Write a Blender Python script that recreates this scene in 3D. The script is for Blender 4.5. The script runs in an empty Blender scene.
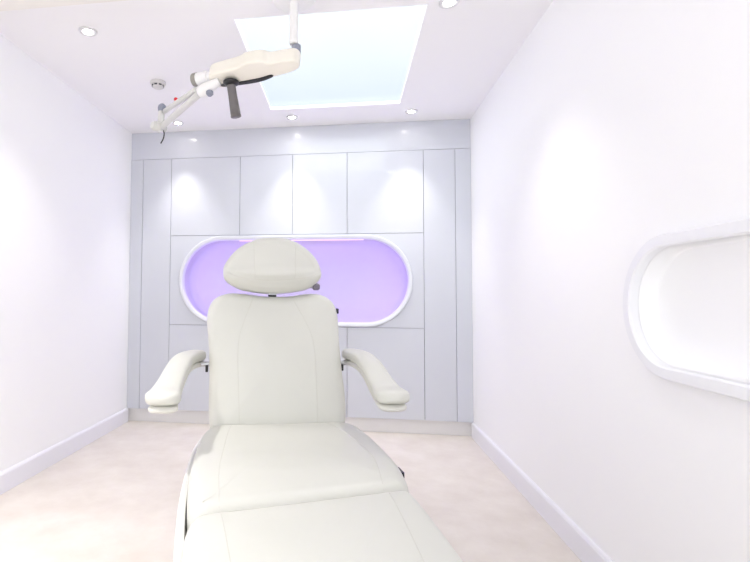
import bpy, bmesh, math, random
from mathutils import Vector, Matrix
from mathutils.bvhtree import BVHTree
from mathutils.geometry import tessellate_polygon

scene = bpy.context.scene
COL = scene.collection
PI = math.pi
W, H = 2.7277, 2.4          # room width and height
YF = -5.2                   # wall behind the camera

# ------------------------------------------------------------------ materials
def mat(name, color, rough=0.5, metal=0.0, coat=0.0, noise=None, bump=None, spec=0.5):
    m = bpy.data.materials.new(name); m.use_nodes = True
    nt = m.node_tree; b = nt.nodes['Principled BSDF']
    b.inputs['Base Color'].default_value = (*color, 1)
    b.inputs['Roughness'].default_value = rough
    b.inputs['Metallic'].default_value = metal
    b.inputs['Coat Weight'].default_value = coat
    b.inputs['Coat Roughness'].default_value = 0.03
    b.inputs['Specular IOR Level'].default_value = spec
    tc = nt.nodes.new('ShaderNodeTexCoord')
    if noise:
        c2, scale, lo, hi = noise
        n = nt.nodes.new('ShaderNodeTexNoise'); n.inputs['Scale'].default_value = scale
        n.inputs['Detail'].default_value = 8; n.inputs['Roughness'].default_value = 0.62
        nt.links.new(tc.outputs['Object'], n.inputs['Vector'])
        r = nt.nodes.new('ShaderNodeMapRange')
        r.inputs['From Min'].default_value = lo; r.inputs['From Max'].default_value = hi
        nt.links.new(n.outputs['Fac'], r.inputs['Value'])
        mx = nt.nodes.new('ShaderNodeMix'); mx.data_type = 'RGBA'
        mx.inputs['A'].default_value = (*color, 1); mx.inputs['B'].default_value = (*c2, 1)
        nt.links.new(r.outputs['Result'], mx.inputs['Factor'])
        nt.links.new(mx.outputs['Result'], b.inputs['Base Color'])
    if bump:
        scale, strength = bump
        n = nt.nodes.new('ShaderNodeTexNoise'); n.inputs['Scale'].default_value = scale
        n.inputs['Detail'].default_value = 5
        nt.links.new(tc.outputs['Object'], n.inputs['Vector'])
        bp = nt.nodes.new('ShaderNodeBump'); bp.inputs['Strength'].default_value = strength
        bp.inputs['Distance'].default_value = 0.002
        nt.links.new(n.outputs['Fac'], bp.inputs['Height'])
        nt.links.new(bp.outputs['Normal'], b.inputs['Normal'])
    return m

def emit(name, color, strength):
    m = bpy.data.materials.new(name); m.use_nodes = True
    b = m.node_tree.nodes['Principled BSDF']
    b.inputs['Base Color'].default_value = (0.8, 0.8, 0.8, 1)
    b.inputs['Emission Color'].default_value = (*color, 1)
    b.inputs['Emission Strength'].default_value = strength
    return m

def glass(name):
    m = bpy.data.materials.new(name); m.use_nodes = True
    nt = m.node_tree; nt.nodes.remove(nt.nodes['Principled BSDF'])
    t = nt.nodes.new('ShaderNodeBsdfTransparent'); t.inputs['Color'].default_value = (0.97, 0.99, 0.99, 1)
    g = nt.nodes.new('ShaderNodeBsdfGlossy'); g.inputs['Roughness'].default_value = 0.02
    mx = nt.nodes.new('ShaderNodeMixShader'); mx.inputs['Fac'].default_value = 0.04
    nt.links.new(t.outputs['BSDF'], mx.inputs[1]); nt.links.new(g.outputs['BSDF'], mx.inputs[2])
    nt.links.new(mx.outputs['Shader'], nt.nodes['Material Output'].inputs['Surface'])
    return m

M_wall = mat('wall_paint', (0.93, 0.935, 0.95), 0.6, bump=(60, 0.03))
M_ceil = mat('ceiling_paint', (0.90, 0.895, 0.91), 0.7, bump=(60, 0.03))
M_soffit = mat('soffit_shade_tone', (0.84, 0.815, 0.78), 0.7, bump=(60, 0.03))  # beige puts the soffit's dim bounce light into its colour
M_floor = mat('vinyl_floor', (0.66, 0.60, 0.545), 0.38, noise=((0.75, 0.70, 0.65), 5.0, 0.32, 0.68), bump=(30, 0.03))
M_base = mat('skirting_gloss', (0.83, 0.83, 0.88), 0.3, noise=((0.82, 0.82, 0.88), 3, 0.3, 0.7))
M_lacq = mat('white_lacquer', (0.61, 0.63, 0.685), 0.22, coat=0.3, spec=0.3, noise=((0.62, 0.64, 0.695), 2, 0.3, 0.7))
M_carc = mat('carcass_board', (0.42, 0.42, 0.46), 0.6, noise=((0.45, 0.45, 0.48), 20, 0.3, 0.7))
M_plinth = mat('plinth_laminate', (0.76, 0.75, 0.75), 0.35, noise=((0.78, 0.77, 0.77), 4, 0.3, 0.7))
M_rim = mat('niche_rim_lacquer', (0.86, 0.87, 0.90), 0.3, noise=((0.87, 0.88, 0.91), 3, 0.3, 0.7))
M_rim2 = mat('niche_rim_grey_white', (0.70, 0.72, 0.77), 0.3, noise=((0.71, 0.73, 0.78), 3, 0.3, 0.7))
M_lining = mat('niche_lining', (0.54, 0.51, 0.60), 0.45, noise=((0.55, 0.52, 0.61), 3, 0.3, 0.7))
M_leather = mat('cream_upholstery', (0.60, 0.602, 0.562), 0.42, noise=((0.615, 0.617, 0.577), 6, 0.3, 0.7), bump=(260, 0.06))
M_seam = mat('upholstery_seam', (0.56, 0.555, 0.51), 0.6, noise=((0.57, 0.565, 0.52), 40, 0.3, 0.7))
M_shell = mat('cream_plastic_shell', (0.74, 0.74, 0.72), 0.3, noise=((0.75, 0.75, 0.73), 4, 0.3, 0.7))
M_armshell = mat('armrest_plastic', (0.62, 0.615, 0.57), 0.35, noise=((0.63, 0.625, 0.58), 4, 0.3, 0.7))
M_black = mat('black_plastic', (0.015, 0.015, 0.018), 0.4, noise=((0.02, 0.02, 0.024), 8, 0.3, 0.7))
M_metal = mat('brushed_metal', (0.45, 0.46, 0.48), 0.3, metal=0.9, noise=((0.5, 0.5, 0.52), 60, 0.3, 0.7))
M_knob = mat('grey_knob_plastic', (0.16, 0.14, 0.19), 0.35, noise=((0.19, 0.17, 0.22), 20, 0.3, 0.7))
M_lamp = mat('cream_lamp_housing', (0.86, 0.83, 0.74), 0.35, noise=((0.87, 0.84, 0.76), 5, 0.3, 0.7))
M_lampw = mat('white_lamp_enamel', (0.86, 0.86, 0.86), 0.35, noise=((0.87, 0.87, 0.87), 5, 0.3, 0.7))
M_arm = mat('pale_arm_enamel', (0.66, 0.66, 0.64), 0.35, noise=((0.68, 0.68, 0.66), 8, 0.3, 0.7))
M_grey = mat('grey_joint_plastic', (0.24, 0.26, 0.33), 0.4, noise=((0.27, 0.29, 0.36), 14, 0.3, 0.7))
M_cap = mat('grey_end_cap', (0.30, 0.29, 0.26), 0.35, noise=((0.33, 0.32, 0.29), 14, 0.3, 0.7))
M_handle = mat('handle_rubber', (0.13, 0.12, 0.12), 0.4, noise=((0.16, 0.15, 0.145), 30, 0.3, 0.7))
M_red = mat('red_plastic', (0.75, 0.02, 0.03), 0.35, noise=((0.8, 0.03, 0.04), 10, 0.3, 0.7))
M_detect = mat('detector_plastic', (0.66, 0.65, 0.63), 0.4, noise=((0.68, 0.67, 0.65), 10, 0.3, 0.7))
M_slot = mat('detector_slot', (0.05, 0.05, 0.06), 0.5, noise=((0.07, 0.07, 0.08), 20, 0.3, 0.7))
M_bezel = mat('bezel_satin', (0.72, 0.72, 0.73), 0.35, metal=0.1, noise=((0.75, 0.75, 0.76), 20, 0.3, 0.7))
M_lens = emit('lamp_lens', (1.0, 0.94, 0.86), 22.0)
M_led = emit('violet_led', (0.46, 0.29, 1.0), 8.8)
M_led2 = emit('violet_strip_diffuser', (0.72, 0.34, 0.95), 0.6)
M_glass = glass('window_glass')

# ------------------------------------------------------------------ helpers
def link(name, bm, m, parent=None, smooth=False, loc=None, bevel=0.0):
    bmesh.ops.recalc_face_normals(bm, faces=bm.faces[:])
    me = bpy.data.meshes.new(name); bm.to_mesh(me); bm.free()
    o = bpy.data.objects.new(name, me); COL.objects.link(o)
    me.materials.append(m)
    if smooth:
        for p in me.polygons: p.use_smooth = True
        try: me.set_sharp_from_angle(angle=math.radians(42))
        except Exception: pass
    if parent: o.parent = parent
    if loc: o.location = loc
    if bevel:
        b = o.modifiers.new('bevel', 'BEVEL'); b.width = bevel; b.segments = 3
        b.limit_method = 'ANGLE'; b.angle_limit = math.radians(40)
    return o

def thing(name, label, cat, loc=(0, 0, 0), rz=0.0, group=None):
    o = bpy.data.objects.new(name, None); COL.objects.link(o)
    o.empty_display_size = 0.1
    o.location = loc; o.rotation_euler = (0, 0, rz)
    o['label'] = label; o['category'] = cat
    if group: o['group'] = group
    return o

def structure(o, label, cat):
    o['kind'] = 'structure'; o['label'] = label; o['category'] = cat
    return o

def add_box(bm, x0, x1, y0, y1, z0, z1):
    v = [bm.verts.new((x, y, z)) for z in (z0, z1) for y in (y0, y1) for x in (x0, x1)]
    for f in ((0, 1, 3, 2), (4, 6, 7, 5), (0, 4, 5, 1), (2, 3, 7, 6), (0, 2, 6, 4), (1, 5, 7, 3)):
        bm.faces.new([v[i] for i in f])

def box(name, m, x0, x1, y0, y1, z0, z1, parent=None, bevel=0.0):
    bm = bmesh.new(); add_box(bm, x0, x1, y0, y1, z0, z1)
    return link(name, bm, m, parent, bevel=bevel)

def loft(bm, rings, cap0=True, cap1=True, closed=True):
    """skin a list of equally long rings (lists of Vectors)"""
    vs = [[bm.verts.new(p) for p in r] for r in rings]
    n = len(rings[0])
    for a, b in zip(vs, vs[1:]):
        for i in range(n if closed else n - 1):
            j = (i + 1) % n
            bm.faces.new((a[i], a[j], b[j], b[i]))
    def cap(r, pts):
        c = sum((Vector(p) for p in pts), Vector()) / n
        cv = bm.verts.new(c)
        for i in range(n): bm.faces.new((r[i], r[(i + 1) % n], cv))
    if cap0: cap(vs[0], rings[0])
    if cap1: cap(vs[-1], rings[-1])

def frame_of(d):
    d = d.normalized()
    up = Vector((0, 0, 1)) if abs(d.z) < 0.9 else Vector((0, 1, 0))
    a = d.cross(up).normalized(); b = a.cross(d).normalized()
    return a, b

def circle(c, d, r, n=24):
    a, b = frame_of(d)
    return [c + a * (r * math.cos(2 * PI * i / n)) + b * (r * math.sin(2 * PI * i / n)) for i in range(n)]

def lathe(bm, p0, p1, prof, n=28):
    """prof: (t along p0->p1 in metres, radius)"""
    p0 = Vector(p0); d = (Vector(p1) - p0).normalized()
    loft(bm, [circle(p0 + d * t, d, max(r, 1e-4), n) for t, r in prof])

def rod(bm, p0, p1, r, n=20, e=None):
    L = (Vector(p1) - Vector(p0)).length
    e = min(r * 0.25, L * 0.2) if e is None else e
    lathe(bm, p0, p1, [(0, r - e), (e * 0.3, r - e * 0.3), (e, r), (L - e, r), (L - e * 0.3, r - e * 0.3), (L, r - e)], n)

def catmull(pts, closed=False, per=8):
    pts = [Vector(p) for p in pts]; out = []; n = len(pts)
    segs = n if closed else n - 1
    for i in range(segs):
        if closed: p0, p1, p2, p3 = pts[i - 1], pts[i], pts[(i + 1) % n], pts[(i + 2) % n]
        else:
            p1, p2 = pts[i], pts[i + 1]
            p0 = pts[i - 1] if i else p1 * 2 - p2
            p3 = pts[i + 2] if i + 2 < n else p2 * 2 - p1
        for k in range(per):
            t = k / per
            out.append(0.5 * (2 * p1 + (p2 - p0) * t + (2 * p0 - 5 * p1 + 4 * p2 - p3) * t * t + (3 * p1 - p0 - 3 * p2 + p3) * t ** 3))
    if not closed: out.append(pts[-1])
    return out

def tube(bm, pts, r, n=8):
    pts = [Vector(p) for p in pts]; rings = []
    a = None
    for i, p in enumerate(pts):
        d = (pts[min(i + 1, len(pts) - 1)] - pts[max(i - 1, 0)]).normalized()
        if a is None: a, b = frame_of(d)
        else:
            a = (a - d * a.dot(d)).normalized(); b = d.cross(a).normalized()
        rings.append([p + a * (r * math.cos(2 * PI * k / n)) + b * (r * math.sin(2 * PI * k / n)) for k in range(n)])
    loft(bm, rings)

def resample(pts, n):
    pts = [Vector(p) for p in pts]; loop = pts + [pts[0]]
    ls = [0.0]
    for a, b in zip(loop, loop[1:]): ls.append(ls[-1] + (b - a).length)
    out = []; k = 0
    for i in range(n):
        s = ls[-1] * i / n
        while ls[k + 1] < s: k += 1
        t = (s - ls[k]) / max(ls[k + 1] - ls[k], 1e-9)
        out.append(loop[k].lerp(loop[k + 1], t))
    return out

def inset_poly(P, d):
    n = len(P); out = []
    area = sum(P[i].x * P[(i + 1) % n].y - P[(i + 1) % n].x * P[i].y for i in range(n))
    s = 1 if area > 0 else -1
    for i in range(n):
        t = (P[(i + 1) % n] - P[i - 1]).normalized()
        out.append(P[i] + Vector((-t.y, t.x)) * (s * d))
    return out

def cushion_bm(outline, th, r, dome, fold=None, rb=0.02, N=120):
    """upholstered pad in (u, v, w): outline in u,v; w from 0 (back) to th + dome (front)"""
    P = resample([p.to_2d() for p in catmull([(*q, 0) for q in outline], True, 10)], N)
    rings = []
    c = sum(P, Vector((0, 0))) / N
    B = inset_poly(P, rb)
    for s in (0.3, 0.7): rings.append([(c + (q - c) * s, 0.0) for q in B])
    for k in range(5):
        a = PI / 2 * k / 4
        rings.append([(q, rb * (1 - math.sin(a))) for q in inset_poly(P, rb * (1 - math.cos(a)))][::1])
    rings[2:7] = [[(q, rb * (1 - math.cos(a))) for q in inset_poly(P, rb * (1 - math.sin(a)))] for a in [PI / 2 * k / 4 for k in range(5)]]
    for k in range(9):
        a = PI / 2 * k / 8
        rings.append([(q, th - r + r * math.sin(a)) for q in inset_poly(P, r * (1 - math.cos(a)))])
    Q = inset_poly(P, r)
    for s in (0.95, 0.88, 0.78, 0.66, 0.52, 0.38, 0.24, 0.1):
        rings.append([(c + (q - c) * s, th + dome * (1 - s * s)) for q in Q])
    bm = bmesh.new()
    loft(bm, [[Vector((q.x, q.y, w + (fold(q.x, q.y, w / th) if fold else 0))) for q, w in R] for R in rings])
    bmesh.ops.recalc_face_normals(bm, faces=bm.faces[:])
    return bm

def on_surface(bm, path, lift=0.0):
    bvh = BVHTree.FromBMesh(bm); out = []
    for p in catmull([(*q, 0) for q in path], False, 10):
        h = bvh.ray_cast(Vector((p.x, p.y, 2)), Vector((0, 0, -1)))
        if h[0] is not None: out.append(h[0] + Vector((0, 0, lift)))
    return out

def placed(bm, Mx):
    bmesh.ops.transform(bm, matrix=Mx, verts=bm.verts[:]); return bm

def pad(name, parent, Mx, outline, th, r, dome, seams=(), fold=None, rb=0.02, m=None):
    bm = cushion_bm(outline, th, r, dome, fold, rb)
    tubes = [on_surface(bm, s) for s in seams]
    o = link(name, placed(bm, Mx), m or M_leather, parent, smooth=True)
    for t in tubes:
        b = bmesh.new(); tube(b, t, 0.0009, 6)
        link('stitched_seam', placed(b, Mx), M_seam, o, smooth=True)
    return o

def capsule2(x0, x1, z0, z1, n=28):
    """counter-clockwise stadium outline"""
    r = (z1 - z0) / 2; zc = (z0 + z1) / 2; out = []
    for i in range(n + 1):
        a = -PI / 2 + PI * i / n; out.append((x1 - r + r * math.cos(a), zc + r * math.sin(a)))
    for i in range(n + 1):
        a = PI / 2 + PI * i / n; out.append((x0 + r + r * math.cos(a), zc + r * math.sin(a)))
    return out

def plate_with_hole(bm, x0, x1, z0, z1, hole, w0, w1, mp):
    """rectangular slab with a hole; hole outline counter-clockwise; mp(u, z, w) -> xyz"""
    outer = [(x0, z0), (x1, z0), (x1, z1), (x0, z1)]
    polys = [[Vector((*p, 0)) for p in outer], [Vector((*p, 0)) for p in reversed(hole)]]
    flat = outer + list(reversed(hole))
    tris = tessellate_polygon(polys)
    A = [bm.verts.new(mp(*p, w0)) for p in flat]; Bv = [bm.verts.new(mp(*p, w1)) for p in flat]
    for t in tris:
        bm.faces.new([A[i] for i in t]); bm.faces.new([Bv[i] for i in reversed(t)])
    def side(idx):
        for i, j in zip(idx, idx[1:] + idx[:1]): bm.faces.new((A[i], A[j], Bv[j], Bv[i]))
    side([0, 1, 2, 3]); side(list(range(4, len(flat))))

def ring_solid(bm, out0, in0, prof, mp):
    """band between two outlines; prof: list of (t 0 outer..1 inner, w)"""
    rings = [[Vector(mp(o[0] + (i[0] - o[0]) * t, o[1] + (i[1] - o[1]) * t, w)) for o, i in zip(out0, in0)] for t, w in prof]
    rings.append(rings[0])
    vs = [[bm.verts.new(p) for p in r] for r in rings[:-1]]; vs.append(vs[0])
    n = len(out0)
    for a, b in zip(vs, vs[1:]):
        for i in range(n):
            j = (i + 1) % n; bm.faces.new((a[i], a[j], b[j], b[i]))

def recess(bm, outl, w0, w1, mp, fillet=0.0, wall=0.012):
    """an open tray behind an outline, with thickness"""
    n = len(outl)
    P = [Vector(p) for p in outl]
    c = sum(P, Vector((0, 0))) / n
    rings = [[Vector(mp(p.x, p.y, w0)) for p in P]]
    s = 1 if w1 > w0 else -1
    if fillet:
        for k in range(7):
            a = PI / 2 * k / 6
            rings.append([Vector(mp(p.x, p.y, w1 - s * fillet * (1 - math.sin(a)))) for p in inset_poly(P, fillet * (1 - math.cos(a)))])
        last = inset_poly(P, fillet)
    else:
        rings.append([Vector(mp(p.x, p.y, w1)) for p in P]); last = P
    vs = [[bm.verts.new(p) for p in r] for r in rings]
    for a, b in zip(vs, vs[1:]):
        for i in range(n):
            j = (i + 1) % n; bm.faces.new((a[i], a[j], b[j], b[i]))
    for t in tessellate_polygon([[Vector((*p, 0)) for p in last]]):
        bm.faces.new([vs[-1][i] for i in t])

# ------------------------------------------------------------------ room shell
T = 0.12
structure(box('floor', M_floor, -T, W + 0.6, YF - T, 0.6, -0.1, 0.0), 'pale pinkish beige mottled vinyl floor of the treatment room', 'floor')
structure(box('wall_left', M_wall, -T, 0, YF - T, 0.6, 0, H + 0.019), 'plain white painted wall on the left', 'wall')
structure(box('wall_back', M_wall, -T, W + T, 0.36, 0.48, 0, H + 0.019), 'white wall behind the glossy cabinets', 'wall')

# right wall with the recess opening
NX0, NX1, NZ0, NZ1 = -3.60, -2.020, 0.806, 1.228      # outer edge of the protruding rim (along y, z)
RW = 0.036                                            # rim width
mp_r = lambda u, z, w: (W + w, u, z)
hole_r = capsule2(NX0 + RW, NX1 - RW, NZ0 + RW, NZ1 - RW)
bm = bmesh.new(); plate_with_hole(bm, YF - T, 0.6, 0, H + 0.019, hole_r, 0.0, 0.056, mp_r)
structure(link('wall_right', bm, M_wall), 'plain white painted wall on the right with a rounded recess cut in it', 'wall')

# ceiling with the skylight opening
SX0, SX1, SY0, SY1 = 1.243, 2.165, -1.514, -0.363
mp_c = lambda u, v, w: (u, v, w)
bm = bmesh.new()
plate_with_hole(bm, -T, W + T, YF - T, 0.48, [(SX0, SY0), (SX1, SY0), (SX1, SY1), (SX0, SY1)], H, H + 0.02, mp_c)
structure(link('ceiling', bm, M_ceil), 'flat white ceiling with a square skylight opening', 'ceiling')
sk = thing('window_1', 'bright square skylight set flush in the ceiling', 'skylight', (0, 0, 0)); sk['kind'] = 'structure'
bm = bmesh.new()
plate_with_hole(bm, SX0 - 0.06, SX1 + 0.06, SY0 - 0.06, SY1 + 0.06, [(SX0 - 0.02, SY0 - 0.02), (SX1 + 0.02, SY0 - 0.02), (SX1 + 0.02, SY1 + 0.02), (SX0 - 0.02, SY1 + 0.02)], H + 0.0205, H + 0.026, mp_c)
link('window_frame', bm, M_lampw, sk)
box('window_pane', M_glass, SX0 - 0.03, SX1 + 0.03, SY0 - 0.03, SY1 + 0.03, H + 0.0265, H + 0.032, sk)

# lowered soffit over the near left part of the ceiling
structure(box('trim_1', M_soffit, 0, 0.95, -2.75, -1.843, 2.32, H, bevel=0.004), 'shallow ceiling soffit, its shade coloured in beige, at the top left edge', 'soffit')

# wall behind the camera, with an unseen window added to light the room
WX0, WX1, WZ0, WZ1 = 0.95, 2.55, 0.75, 2.15
bm = bmesh.new()
plate_with_hole(bm, -T, W + T, 0, H + 0.019, [(WX0, WZ0), (WX1, WZ0), (WX1, WZ1), (WX0, WZ1)], YF - T, YF, lambda u, z, w: (u, w, z))
structure(link('wall_front', bm, M_wall), 'white wall with an added window opening opposite the cabinets', 'wall')
fw = thing('added_window', 'wide unseen window added for light in the wall opposite the cabinets', 'window'); fw['kind'] = 'structure'
bm = bmesh.new()
plate_with_hole(bm, WX0, WX1, WZ0, WZ1, [(WX0 + .05, WZ0 + .05), (WX1 - .05, WZ0 + .05), (WX1 - .05, WZ1 - .05), (WX0 + .05, WZ1 - .05)], YF - 0.09, YF - 0.03, lambda u, z, w: (u, w, z))
link('window_frame', bm, M_lampw, fw)
box('window_pane', M_glass, WX0 + .04, WX1 - .04, YF - 0.063, YF - 0.057, WZ0 + .04, WZ1 - .04, fw)

# skirting boards
def skirting(name, side, label):
    prof = [(0, 0), (0.016, 0), (0.016, 0.096), (0.011, 0.106), (0.004, 0.110), (0, 0.110)]
    x = 0 if side < 0 else W
    bm = bmesh.new()
    loft(bm, [[Vector((x - side * a, y, b)) for a, b in prof] for y in (YF, -0.001)])
    structure(link(name, bm, M_base), label, 'skirting board')
skirting('baseboard_left', -1, 'white skirting board along the foot of the left wall')
skirting('baseboard_right', 1, 'white skirting board along the foot of the right wall')

# ------------------------------------------------------------------ built-in cabinets on the back wall
CT, CB, MT, MB = 2.172, 0.108, 1.529, 0.800       # top, bottom, joints above and below the niche
XS = [0.108, 0.355, 0.937, 1.366, 1.797, 2.378, 2.612]
G = 0.0016                                        # half of the shadow gap
def cabinet(label, x0, x1, z0, z1, name, cat='cabinet', group='glossy white cabinets of the back wall'):
    t = thing(name, label, cat, ((x0 + x1) / 2, 0.18, z0), 0, group)
    cx = (x0 + x1) / 2
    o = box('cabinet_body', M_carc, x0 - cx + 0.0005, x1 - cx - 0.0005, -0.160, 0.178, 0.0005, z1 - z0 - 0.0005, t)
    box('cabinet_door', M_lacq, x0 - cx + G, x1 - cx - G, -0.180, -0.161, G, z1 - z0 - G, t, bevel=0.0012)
    return t
cabinet('tall narrow glossy white cabinet door left of the lit niche', XS[0], XS[1], CB, CT, 'tall_cabinet')
cabinet('tall narrow glossy white cabinet door right of the lit niche', XS[5], XS[6], CB, CT, 'tall_cabinet')
for i, s in enumerate(('wide upper cabinet left of the other upper doors, under the left spotlight pool',
                       'narrow upper cabinet directly above the left half of the headrest',
                       'narrow upper cabinet directly above and right of the headrest, under the middle spotlight',
                       'wide upper cabinet right of the other upper doors, under the right spotlight pool')):
    cabinet(s, XS[1 + i], XS[2 + i], MT, CT, 'wall_cabinet')
cabinet('lower cabinet door under the niche, behind the left armrest', XS[1], XS[2], CB, MB, 'base_cabinet')
cabinet('lower cabinet door under the niche, hidden mostly by the chair backrest', XS[2], XS[4], CB, MB, 'base_cabinet')
cabinet('lower cabinet door under the niche, behind the right armrest', XS[4], XS[5], CB, MB, 'base_cabinet')

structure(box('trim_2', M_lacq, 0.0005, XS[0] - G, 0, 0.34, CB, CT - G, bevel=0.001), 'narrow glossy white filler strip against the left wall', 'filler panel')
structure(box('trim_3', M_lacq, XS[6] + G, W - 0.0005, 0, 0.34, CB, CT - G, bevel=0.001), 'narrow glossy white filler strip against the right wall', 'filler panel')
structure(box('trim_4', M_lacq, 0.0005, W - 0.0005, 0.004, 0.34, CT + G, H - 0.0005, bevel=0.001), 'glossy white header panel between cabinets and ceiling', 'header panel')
structure(box('trim_5', M_plinth, 0.0005, W - 0.0005, 0.03, 0.34, 0, CB - 0.003), 'recessed pale grey plinth under the cabinets', 'plinth')

# the lit niche: front panel with a stadium opening, rim, lining and strip light
nt_ = thing('display_niche', 'long rounded wall niche glowing violet behind the chair headrest', 'niche', ((XS[1] + XS[5]) / 2, 0.18, MB))
ox, oy, oz = nt_.location
mp_n = lambda u, z, w: (u - ox, w - oy, z - oz)
no = capsule2(0.436, 2.295, 0.803, 1.521); ni = capsule2(0.470, 2.261, 0.837, 1.487)
bm = bmesh.new(); plate_with_hole(bm, XS[1] + G, XS[5] - G, MB + G, MT - G, capsule2(0.455, 2.276, 0.822, 1.502), 0.0, 0.018, mp_n)
link('front_panel', bm, M_lacq, nt_)
bm = bmesh.new()
ring_solid(bm, no, ni, [(0, -0.0002), (0.03, -0.012), (0.2, -0.020), (0.75, -0.020), (0.95, -0.014), (1, -0.004), (1, 0.03), (0.6, 0.03), (0.6, -0.0002)], mp_n)
link('niche_rim', bm, M_rim2, nt_, smooth=True)
bm = bmesh.new(); recess(bm, capsule2(0.446, 2.285, 0.813, 1.511), 0.0305, 0.26, mp_n, fillet=0.06)
link('niche_lining', bm, M_lining, nt_, smooth=True)
bm = bmesh.new()
ring_solid(bm, capsule2(0.4475, 2.2835, 0.8145, 1.5095), capsule2(0.4505, 2.2805, 0.8175, 1.5065), [(0, 0.036), (0, 0.048), (1, 0.048), (1, 0.036)], mp_n)
link('light_tape', bm, M_led, nt_)
bm = bmesh.new()
add_box(bm, 0.90 - ox, 1.93 - ox, 0.150 - oy, 0.166 - oy, 1.497 - oz, 1.509 - oz)
link('light_strip', bm, M_led2, nt_, bevel=0.002)

# ------------------------------------------------------------------ recess in the right wall
rn = thing('wall_niche', 'white rounded recess with a raised rim in the right wall', 'niche', (W, (NX0 + NX1) / 2, NZ0))
mp_q = lambda u, z, w: (w, u - (NX0 + NX1) / 2, z - NZ0)
o_r = capsule2(NX0, NX1, NZ0, NZ1); i_r = capsule2(NX0 + RW, NX1 - RW, NZ0 + RW, NZ1 - RW)
bm = bmesh.new()
ring_solid(bm, o_r, i_r, [(0, -0.0005), (0, -0.026), (0.12, -0.030), (0.88, -0.030), (1, -0.026), (1, -0.0005)], mp_q)
link('niche_rim', bm, M_rim, rn, smooth=True)
bm = bmesh.new(); recess(bm, inset_and := [tuple(p) for p in inset_poly([Vector(q) for q in i_r], 0.001)], -0.0004, 0.055, mp_q, fillet=0.006)
link('niche_lining', bm, M_wall, rn, smooth=True)

# ------------------------------------------------------------------ ceiling fittings
def downlight(x, y, label):
    t = thing('downlight', label, 'ceiling light', (x, y, H), 0, 'recessed ceiling downlights')
    bm = bmesh.new()
    n = 32
    prof = [(0.046, -0.0004), (0.046, -0.004), (0.042, -0.008), (0.030, -0.008), (0.025, -0.004), (0.025, -0.0004)]
    rings = [[Vector((r * math.cos(2 * PI * i / n), r * math.sin(2 * PI * i / n), z)) for i in range(n)] for r, z in prof]
    loft(bm, rings + [rings[0]], False, False)
    link('bezel', bm, M_bezel, t, smooth=True)
    bm = bmesh.new(); lathe(bm, (0, 0, -0.0005), (0, 0, -1), [(0, 0.0245), (0.002, 0.0245), (0.0045, 0.015), (0.005, 0.004)])
    link('lamp_lens', bm, M_lens, t, smooth=True)
    l = bpy.data.lights.new('downlight_beam', 'SPOT'); l.energy = 14.0 if y > -1 else (11.0 if y > -2 else (62.0 if y > -3 else 30.0)); l.color = (1.0, 0.97, 0.93)
    l.spot_size = math.radians(70 if y > -1 else 90); l.spot_blend = 1.0; l.shadow_soft_size = 0.025
    lo = bpy.data.objects.new('downlight_beam', l); COL.objects.link(lo); lo.location = (x, y, H - 0.035)
    return t
downlight(0.475, -0.195, 'small round recessed downlight at the back, left of the skylight')
downlight(1.382, -0.202, 'small round recessed downlight at the back, below the skylight edge')
downlight(2.262, -0.207, 'small round recessed downlight at the back, right of the skylight')
downlight(0.471, -1.512, 'recessed downlight near the left wall, at the near left of the ceiling')
for yy in (-2.82, -4.13):  # unseen downlights added beyond the frame to brighten the near walls
    for xx, side in ((0.475, 'left'), (1.38, 'middle'), (2.26, 'right')):
        if xx < 1 or (yy < -3 and xx < 2): downlight(xx, yy, 'recessed downlight added out of view to light the room, %s of the %s row' % (side, 'nearer' if yy > -3 else 'farther'))
downlight(2.259, -1.520, 'recessed downlight at the top edge, to the right of the skylight')

t = thing('smoke_detector', 'small round white smoke detector on the ceiling left of the lamp arm', 'smoke detector', (0.60, -0.902, H))
bm = bmesh.new(); lathe(bm, (0, 0, -0.0003), (0, 0, -1), [(0, 0.050), (0.010, 0.050), (0.016, 0.046), (0.018, 0.040)]); link('detector_base', bm, M_detect, t, smooth=True)
bm = bmesh.new(); lathe(bm, (0, 0, -0.0185), (0, 0, -1), [(0, 0.036), (0.012, 0.035), (0.020, 0.030), (0.024, 0.018), (0.025, 0.004)]); link('detector_cap', bm, M_detect, t, smooth=True)
for k in range(8):
    a = -PI / 2 + k * PI / 4
    bm = bmesh.new(); add_box(bm, -0.009, 0.009, 0.0335, 0.0372, -0.031, -0.022)
    placed(bm, Matrix.Rotation(a - PI / 2, 4, 'Z'))
    link('vent_slot', bm, M_slot, t)

# ------------------------------------------------------------------ ceiling mounted examination lamp
LX, LY = 1.555, -1.655
lamp = thing('examination_lamp', 'cream ceiling mounted examination lamp with jointed arm and dark handle', 'lamp', (LX, LY, H))
def lamp_local(p): return Vector(p) - Vector((LX, LY, H))
bm = bmesh.new(); lathe(bm, (0, 0, -0.0003), (0, 0, -1), [(0, 0.100), (0.012, 0.100), (0.022, 0.092), (0.028, 0.07), (0.032, 0.024)], 40)
link('ceiling_cover', bm, M_lampw, lamp, smooth=True)
bm = bmesh.new(); lathe(bm, (0, 0, -0.032), (0, 0, -1), [(0, 0.0195), (0.165, 0.0195), (0.168, 0.0205), (0.185, 0.0205), (0.19, 0.018)])
link('pole', bm, M_lampw, lamp, smooth=True)
bm = bmesh.new(); lathe(bm, (0.010, 0.012, -0.220), (0.010, 0.012, -1), [(0, 0.016), (0.004, 0.021), (0.05, 0.021), (0.056, 0.017)])
link('pole_joint', bm, M_grey, lamp, smooth=True)

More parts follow.
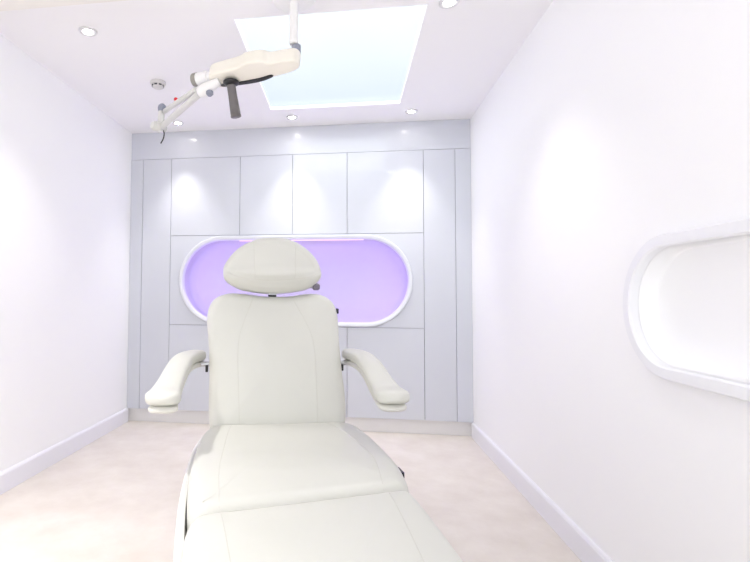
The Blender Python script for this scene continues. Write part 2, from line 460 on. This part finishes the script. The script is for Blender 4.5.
# housing: plan outline along the arm axis, extruded in height with soft edges
A0 = Vector((1.566, -1.655, 2.112)); A1 = Vector((1.139, -1.530, 2.112))
ax = (A1 - A0).normalized(); L = (A1 - A0).length
sd = Vector((-ax.y, ax.x, 0)).normalized()          # horizontal, across the arm
if sd.y > 0: sd = -sd                                # pointing at the viewer side
upv = sd.cross(ax).normalized()
if upv.z < 0: upv = -upv
ROLL = math.radians(14)
sd, upv = sd * math.cos(ROLL) + upv * math.sin(ROLL), upv * math.cos(ROLL) - sd * math.sin(ROLL)
MxL = Matrix.Translation(lamp_local(A0)) @ Matrix(((ax.x, sd.x, upv.x, 0), (ax.y, sd.y, upv.y, 0), (ax.z, sd.z, upv.z, 0), (0, 0, 0, 1)))
plan = [(-0.004, -0.028), (-0.018, 0.0), (-0.004, 0.030), (0.05, 0.040), (0.112, 0.043), (0.145, 0.066), (0.22, 0.074), (0.27, 0.060), (0.36, 0.054), (L - 0.02, 0.046), (L, 0.02),
        (L, -0.03), (L - 0.03, -0.05), (0.3, -0.062), (0.2, -0.066), (0.14, -0.052), (0.05, -0.044)]
bm = cushion_bm(plan, 0.074, 0.016, 0.004, rb=0.010, N=140)
link('lamp_housing', placed(bm, MxL @ Matrix.Translation((0, 0, -0.036))), M_lamp, lamp, smooth=True)
strip = [(0.13, -0.040), (0.135, -0.026), (0.2, -0.032), (0.3, -0.030), (L - 0.05, -0.022), (L - 0.05, -0.038), (0.3, -0.050), (0.2, -0.054)]
bm = cushion_bm(strip, 0.008, 0.003, 0.0, rb=0.003, N=60)
link('underside_panel', placed(bm, MxL @ Matrix.Translation((0, 0, -0.0425))), M_black, lamp, smooth=True)
def LP(u, v, w): return MxL @ Vector((u, v, w))
bm = bmesh.new(); lathe(bm, LP(L - 0.01, 0.0, 0.002), LP(L + 0.5, 0.0, 0.002), [(0, 0.026), (0.012, 0.026), (0.016, 0.022), (0.03, 0.022), (0.034, 0.030), (0.092, 0.031)])
link('pivot_barrel', bm, M_lampw, lamp, smooth=True)
bm = bmesh.new(); lathe(bm, LP(L + 0.0825, 0.0, 0.002), LP(L + 0.5, 0.0, 0.002), [(0, 0.0325), (0.022, 0.0325), (0.026, 0.030), (0.0265, 0.026), (0.0268, 0.002)])
link('barrel_cap', bm, M_cap, lamp, smooth=True)
hb = LP(L - 0.108, -0.010, -0.040)
bm = bmesh.new(); lathe(bm, hb, hb - Vector((0, 0, 1)), [(0, 0.032), (0.004, 0.038), (0.013, 0.038), (0.018, 0.03), (0.022, 0.022)])
link('handle_collar', bm, M_black, lamp, smooth=True)
h0 = hb - Vector((0, 0, 0.022)); h1 = h0 + Vector((0.022, 0.02, -0.150))
bm = bmesh.new(); lathe(bm, h0, h1, [(0, 0.021), (0.05, 0.0215), (0.136, 0.0245), (0.139, 0.0235), (0.142, 0.0255), (0.150, 0.0255), (0.152, 0.023)])
link('handle', bm, M_handle, lamp, smooth=True)
# knuckle under the barrel and parallel link arm
K0 = LP(L - 0.055, 0.01, -0.045); K1 = LP(L + 0.065, 0.0, -0.085)
bm = bmesh.new(); lathe(bm, K0, K1, [(0, 0.016), (0.01, 0.021), (0.035, 0.024), (0.085, 0.032), (0.11, 0.032), (0.122, 0.022)])
link('knuckle', bm, M_lampw, lamp, smooth=True)
kn = LP(L - 0.005, 0.006, -0.085)
bm = bmesh.new(); lathe(bm, kn, kn - Vector((0, 0, 1)), [(0, 0.012), (0.006, 0.018), (0.018, 0.018), (0.028, 0.008)])
link('knuckle_knob', bm, M_grey, lamp, smooth=True)
E0 = lamp_local((0.722, -1.18, 2.008))
bm = bmesh.new(); rod(bm, LP(L + 0.06, 0.0, -0.088), E0 + Vector((0.02, 0, -0.005)), 0.017); link('arm_rod', bm, M_arm, lamp, smooth=True)
bm = bmesh.new(); rod(bm, LP(L + 0.085, 0.0, -0.058), E0 + Vector((0.035, 0.0, 0.085)), 0.014); link('arm_rod', bm, M_arm, lamp, smooth=True)
bm = bmesh.new(); lathe(bm, E0 + Vector((0.018, 0, 0.105)), E0 + Vector((0.0, 0, -1)), [(0, 0.013), (0.006, 0.018), (0.11, 0.019), (0.14, 0.016)]); link('end_bracket', bm, M_arm, lamp, smooth=True)
bm = bmesh.new(); lathe(bm, E0 + Vector((0.02, 0, 0.085)), E0 + Vector((0.035, 0, 0.4)), [(0, 0.021), (0.02, 0.024), (0.035, 0.021), (0.045, 0.01)]); link('elbow_joint', bm, M_grey, lamp, smooth=True)
bm = bmesh.new(); lathe(bm, E0 + Vector((0.03, 0.03, -0.005)), E0 + Vector((-0.06, -0.09, -0.005)), [(0, 0.02), (0.01, 0.027), (0.07, 0.028), (0.085, 0.02)]); link('end_hub', bm, M_arm, lamp, smooth=True)
rb_ = E0.lerp(LP(L + 0.085, 0.0, -0.058), 0.30) + Vector((0.045, -0.01, 0.087))
bm = bmesh.new(); lathe(bm, rb_ - Vector((0, 0, 0.02)), rb_ + Vector((0, 0, 1)), [(0, 0.006), (0.016, 0.006), (0.018, 0.010), (0.028, 0.010), (0.032, 0.005)]); link('red_button', bm, M_red, lamp, smooth=True)
bm = bmesh.new(); tube(bm, catmull([E0 + Vector(q) for q in ((0.03, 0, -0.02), (0.036, 0, -0.045), (0.03, 0, -0.075), (0.016, 0, -0.10))], False, 6), 0.0035); link('cable', bm, M_black, lamp, smooth=True)

# ------------------------------------------------------------------ treatment chair
PHI = math.radians(14)
ch = thing('treatment_chair', 'large cream upholstered treatment chair with headrest and two armrests facing the viewer', 'chair', (1.535, -1.945, 0), PHI)
def basis(O, ev, n):
    """columns: u = x, v = ev, w = n"""
    return Matrix(((1, ev[0], n[0], O[0]), (0, ev[1], n[1], O[1]), (0, ev[2], n[2], O[2]), (0, 0, 0, 1)))
def tilted(O, deg):
    t = math.radians(deg)
    return basis(O, (0, math.sin(t), math.cos(t)), (0, -math.cos(t), math.sin(t)))
# backrest
TH = 0.105
MB_ = tilted((0, 0, 0.56), 14) @ Matrix.Translation((0, 0, -TH - 0.012))
back_outline = [(-0.18, -0.055), (-0.245, -0.04), (-0.262, 0.02), (-0.264, 0.12), (-0.264, 0.20), (-0.270, 0.315), (-0.278, 0.40), (-0.274, 0.448), (-0.255, 0.488), (-0.21, 0.513),
                (-0.146, 0.517), (-0.07, 0.507), (0, 0.504), (0.07, 0.507), (0.139, 0.517), (0.195, 0.513), (0.240, 0.486), (0.259, 0.448), (0.264, 0.40), (0.264, 0.315),
                (0.268, 0.20), (0.274, 0.12), (0.274, 0.02), (0.25, -0.04), (0.18, -0.055)]
back = pad('backrest', ch, MB_, back_outline, TH, 0.042, 0.016,
    seams=([(-0.092, 0.488), (-0.118, 0.42), (-0.145, 0.34), (-0.153, 0.26), (-0.150, 0.13), (-0.146, 0.0)],
           [(0.074, 0.482), (0.105, 0.42), (0.138, 0.345), (0.152, 0.27), (0.154, 0.13), (0.153, 0.0)]))
# headrest
HT = 0.115
MH = tilted((-0.015, 0.08, 1.0635), 5) @ Matrix.Translation((0, 0, -HT))
head_outline = [(-0.200, 0.078), (-0.190, 0.112), (-0.146, 0.167), (-0.080, 0.206), (0, 0.219), (0.075, 0.211), (0.140, 0.175), (0.183, 0.128), (0.200, 0.076),
                (0.190, 0.043), (0.147, 0.012), (0.075, -0.002), (0, -0.006), (-0.075, -0.001), (-0.140, 0.014), (-0.190, 0.046)]
def head_fold(u, v, w):
    s = min(max((0.052 - v) / 0.05, 0), 1)                  # the pad rolls under along its lower edge
    return (-0.030 * s * s - 0.006 * math.exp(-((v - 0.043 - 0.9 * u * u) / 0.006) ** 2) + 0.010 * math.exp(-((v - 0.062) / 0.02) ** 2)) * min(max(w, 0), 1)
hd = pad('headrest', ch, MH, head_outline, HT, 0.030, 0.020, fold=head_fold,
    seams=([(-0.078, 0.195), (-0.076, 0.14), (-0.074, 0.07), (-0.072, 0.043)], [(0.092, 0.185), (0.090, 0.13), (0.088, 0.08), (0.086, 0.045)],
           [(-0.185, 0.068), (-0.14, 0.052), (-0.07, 0.042), (0.0, 0.040), (0.07, 0.044), (0.14, 0.052), (0.184, 0.070)]))
bm = bmesh.new(); add_box(bm, -0.027, 0.007, 0.165, 0.180, 0.96, 1.15); link('headrest_post', bm, M_black, ch, bevel=0.003)
bm = bmesh.new(); add_box(bm, -0.030, 0.010, 0.160, 0.185, 1.044, 1.058); link('post_clamp', bm, M_metal, ch, bevel=0.003)
bm = bmesh.new(); rod(bm, (-0.01, 0.18, 1.080), (0.165, 0.18, 1.080), 0.006); add_box(bm, -0.03, 0.0, 0.17, 0.19, 1.07, 1.1); link('knob_spindle', bm, M_metal, ch, smooth=True)
bm = bmesh.new(); lathe(bm, (0.162, 0.18, 1.080), (1, 0.18, 1.080), [(0, 0.008), (0.005, 0.014), (0.022, 0.015), (0.03, 0.010), (0.032, 0.003)]); link('headrest_knob', bm, M_knob, ch, smooth=True)
bm = bmesh.new(); add_box(bm, 0.258, 0.266, 0.135, 0.16, 0.968, 0.990); placed(bm, Matrix.Identity(4)); link('side_lever', bm, M_black, ch, bevel=0.003)
# seat
ST = 0.125
MS = basis((0, 0, 0.56 - ST), (0, 1, 0), (0, 0, 1))
seat_outline = [(-0.15, 0.035), (-0.235, 0.024), (-0.278, -0.03), (-0.292, -0.16), (-0.298, -0.32), (-0.297, -0.46), (-0.290, -0.58), (-0.279, -0.66), (-0.25, -0.698), (-0.12, -0.686), (0, -0.670),
                (0.12, -0.651), (0.25, -0.628), (0.283, -0.595), (0.303, -0.51), (0.318, -0.40), (0.324, -0.28), (0.321, -0.14), (0.304, -0.02), (0.25, 0.032), (0.15, 0.037), (0, 0.03)]
def seat_fold(u, v, w):
    d = -0.012 * math.exp(-((v + 0.25) / 0.16) ** 2) * math.exp(-(u / 0.2) ** 2) + 0.010 * math.exp(-((v + 0.50) / 0.12) ** 2)
    return d * min(max(w, 0), 1)
pad('seat', ch, MS, seat_outline, ST, 0.048, 0.012, fold=seat_fold,
    seams=([(-0.174, -0.0), (-0.192, -0.15), (-0.206, -0.35), (-0.212, -0.52), (-0.208, -0.68)],
           [(0.182, -0.005), (0.224, -0.15), (0.244, -0.30), (0.236, -0.44), (0.204, -0.622)]))
# legrest
LT = 0.115
ang = math.radians(5)
ML = basis((0, -0.672, 0.564), (0, -math.cos(ang), -math.sin(ang)), (0, -math.sin(ang), math.cos(ang))) @ Matrix.Translation((0, 0, -LT))
leg_outline = [(-0.14, 0.022), (-0.245, 0.038), (-0.276, 0.080), (-0.279, 0.18), (-0.276, 0.34), (-0.270, 0.49), (-0.255, 0.59), (-0.20, 0.64), (0, 0.652),
               (0.20, 0.64), (0.255, 0.59), (0.268, 0.49), (0.272, 0.34), (0.275, 0.18), (0.272, 0.0), (0.243, -0.036), (0.14, -0.022), (0, 0.0)]
pad('legrest', ch, ML, leg_outline, LT, 0.036, 0.012,
    seams=([(-0.205, 0.045), (-0.190, 0.17), (-0.170, 0.37), (-0.16, 0.60)], [(0.205, -0.02), (0.19, 0.15), (0.17, 0.35), (0.16, 0.58)]))
# side shells, frame and pedestal below the seat
def side_shell(s):
    path = catmull([(0.272, 0.16, 0), (0.290, 0.08, 0), (0.315, -0.08, 0), (0.322, -0.28, 0), (0.322, -0.45, 0), (0.311, -0.66, 0), (0.296, -0.82, 0), (0.282, -0.95, 0), (0.26, -1.02, 0)], False, 6)
    rings = []
    for i, p in enumerate(path):
        d = (path[min(i + 1, len(path) - 1)] - path[max(i - 1, 0)]).normalized()
        nrm = Vector((-d.y, d.x, 0)); nrm = nrm if nrm.x > 0 else -nrm
        ring = []
        for off, z in ((-0.022, 0.30), (-0.010, 0.292), (-0.004, 0.31), (0.0, 0.40), (0.0, 0.475), (-0.004, 0.495), (-0.012, 0.502), (-0.022, 0.498), (-0.026, 0.47), (-0.026, 0.40)):
            q = p + nrm * off; ring.append(Vector((s * q.x, q.y, z)))
        rings.append(ring)
    bm = bmesh.new(); loft(bm, rings)
    link('side_cover', bm, M_shell, ch, smooth=True)
side_shell(-1); side_shell(1)
bm = bmesh.new(); add_box(bm, -0.24, 0.24, -0.93, 0.12, 0.32, 0.425); link('lift_frame', bm, M_black, ch, bevel=0.01)
bm = bmesh.new(); loft(bm, [[Vector((x * a, -0.36 + y * b, z)) for x, y in ((-1, -1), (1, -1), (1, 1), (-1, 1))] for z, a, b in ((0.045, 0.20, 0.30), (0.12, 0.16, 0.24), (0.325, 0.14, 0.20))]); link('pedestal', bm, M_shell, ch, bevel=0.02)
bm = bmesh.new(); add_box(bm, -0.27, 0.27, -0.80, 0.08, 0.0, 0.05); link('base_plate', bm, M_shell, ch, bevel=0.015)
bm = bmesh.new(); add_box(bm, 0.300, 0.317, -0.470, -0.425, 0.520, 0.537); link('release_tab', bm, M_black, ch, bevel=0.002)

# armrests: S shaped upper pad over a harder shell
def armrest(path, s):
    P = catmull(path, False, 8); n = len(P)
    ar = bpy.data.objects.new('armrest', None); COL.objects.link(ar); ar.parent = ch; ar.empty_display_size = 0.05
    def sweep(name, m, hw, z0, z1, e, shrink):
        rings = []
        for i, p in enumerate(P):
            d = (P[min(i + 1, n - 1)] - P[max(i - 1, 0)]); d.z = 0; d.normalize()
            a = Vector((d.y, -d.x, 0))
            t = i / (n - 1)
            w = hw * (0.84 + 0.32 * t ** 3)
            k = 1.0
            ring = []
            for j in range(24):
                th_ = 2 * PI * j / 24
                c, q = math.cos(th_), math.sin(th_)
                x = math.copysign(abs(c) ** e, c) * w; z = math.copysign(abs(q) ** e, q)
                z = (z0 + z1) / 2 + z * (z1 - z0) / 2
                ring.append(p + a * x + Vector((0, 0, z)))
            rings.append(ring)
        # rounded ends
        def end(r, d, L):
            c = sum(r, Vector()) / len(r)
            return [[c + (v - c) * math.cos(t_) + d * (L * math.sin(t_)) for v in r] for t_ in (0.35, 0.7, 1.0, 1.25, 1.45)]
        d1 = (P[-1] - P[-2]).normalized(); d0 = (P[0] - P[1]).normalized()
        rings = list(reversed(end(rings[0], d0, 0.018))) + rings + end(rings[-1], d1, hw * 0.85)
        bm = bmesh.new(); loft(bm, rings)
        return link(name, bm, m, ar, smooth=True)
    sweep('armrest_pad', M_leather, 0.047, -0.030, 0.016, 0.62, 0)
    sweep('armrest_shell', M_armshell, 0.039, -0.054, -0.027, 0.7, 0)
    return ar
arL = armrest([(-0.318, 0.17, 0.803), (-0.345, 0.09, 0.805), (-0.362, 0.0, 0.800), (-0.373, -0.09, 0.780), (-0.380, -0.18, 0.756), (-0.386, -0.26, 0.739), (-0.386, -0.325, 0.737)], -1)
arR = armrest([(0.325, 0.17, 0.805), (0.336, 0.09, 0.806), (0.340, 0.0, 0.801), (0.340, -0.09, 0.782), (0.338, -0.18, 0.753), (0.336, -0.26, 0.733), (0.335, -0.32, 0.729)], 1)
for s in (-1, 1):
    bm = bmesh.new(); rod(bm, (s * 0.225, 0.135, 0.765), (s * 0.325, 0.135, 0.765), 0.010); link('armrest_bracket', bm, M_metal, ch, smooth=True)
    bm = bmesh.new(); add_box(bm, min(s * 0.270, s * 0.281), max(s * 0.270, s * 0.281), 0.115, 0.14, 0.735, 0.762); link('bracket_clamp', bm, M_black, ch, bevel=0.003)

for o in list(COL.objects):                        # parts that look different from the rest of their thing
    d = {'handle': 'dark grey cylindrical handle', 'red_button': 'small red button', 'elbow_joint': 'blue grey elbow joint',
         'barrel_cap': 'grey end cap', 'light_tape': 'violet light tape behind the rim', 'light_strip': 'pink violet strip light',
         'headrest_knob': 'dark grey adjusting knob'}.get(o.name.split('.')[0])
    if d and o.parent: o['label'] = d

# ------------------------------------------------------------------ light from outside
w = bpy.data.worlds.new('overcast_sky'); scene.world = w; w.use_nodes = True
nt = w.node_tree; bg = nt.nodes['Background']
tc = nt.nodes.new('ShaderNodeTexCoord'); sp = nt.nodes.new('ShaderNodeSeparateXYZ')
nt.links.new(tc.outputs['Generated'], sp.inputs['Vector'])
rmp = nt.nodes.new('ShaderNodeValToRGB'); nt.links.new(sp.outputs['Z'], rmp.inputs['Fac'])
e = rmp.color_ramp.elements
e[0].position = 0.36; e[0].color = (0.55, 0.60, 0.74, 1)
e[1].position = 0.53; e[1].color = (0.74, 0.75, 0.79, 1)
mr = nt.nodes.new('ShaderNodeMapRange'); nt.links.new(sp.outputs['Y'], mr.inputs['Value'])
mr.inputs['From Min'].default_value = 0.1; mr.inputs['From Max'].default_value = -0.6
SKY, SKY_NEAR = 0.58, 1.75
near = nt.nodes.new('ShaderNodeMix'); near.data_type = 'RGBA'
nt.links.new(mr.outputs['Result'], near.inputs['Factor']); nt.links.new(rmp.outputs['Color'], near.inputs['A'])
near.inputs['B'].default_value = (0.97, 0.98, 1.0, 1)
m2 = nt.nodes.new('ShaderNodeMapRange'); nt.links.new(mr.outputs['Result'], m2.inputs['Value'])
m2.inputs['To Min'].default_value = SKY; m2.inputs['To Max'].default_value = SKY_NEAR
nt.links.new(near.outputs['Result'], bg.inputs['Color']); nt.links.new(m2.outputs['Result'], bg.inputs['Strength'])

def portal(name, loc, rot, sx, sy):
    l = bpy.data.lights.new(name, 'AREA'); l.shape = 'RECTANGLE'; l.size = sx; l.size_y = sy
    l.cycles.is_portal = True
    o = bpy.data.objects.new(name, l); COL.objects.link(o); o.location = loc; o.rotation_euler = rot
portal('skylight_portal', ((SX0 + SX1) / 2, (SY0 + SY1) / 2, H + 0.023), (0, 0, 0), SX1 - SX0, SY1 - SY0)
portal('added_window_portal', ((WX0 + WX1) / 2, YF - 0.02, (WZ0 + WZ1) / 2), (PI / 2, 0, 0), WX1 - WX0, WZ1 - WZ0)

# ------------------------------------------------------------------ camera and colour management
cam = bpy.data.cameras.new('camera'); co = bpy.data.objects.new('camera', cam); COL.objects.link(co)
scene.camera = co
F, PX, PY = 476.798, 277.857, 275.987
yaw, pitch, roll = -0.1422, 0.0410, 0.0063
fwd = Vector((math.sin(yaw) * math.cos(pitch), math.cos(yaw) * math.cos(pitch), math.sin(pitch)))
r0 = Vector((math.cos(yaw), -math.sin(yaw), 0)); u0 = r0.cross(fwd)
r = r0 * math.cos(roll) + u0 * math.sin(roll); u = u0 * math.cos(roll) - r0 * math.sin(roll)
co.matrix_world = Matrix(((r.x, u.x, -fwd.x, 1.7894), (r.y, u.y, -fwd.y, -3.7541), (r.z, u.z, -fwd.z, 1.0423), (0, 0, 0, 1)))
cam.sensor_fit = 'HORIZONTAL'; cam.sensor_width = 36.0; cam.lens = F / 750 * 36
cam.shift_x = (375 - PX) / 750; cam.shift_y = -(281 - PY) / 750
cam.clip_start = 0.05

scene.view_settings.view_transform = 'Standard'; scene.view_settings.look = 'None'
scene.view_settings.gamma = 1.0; scene.view_settings.use_curve_mapping = False
scene.view_settings.exposure = 1.42
scene.cycles.use_denoising = True
scene.cycles.max_bounces = 14; scene.cycles.diffuse_bounces = 10; scene.cycles.transparent_max_bounces = 12
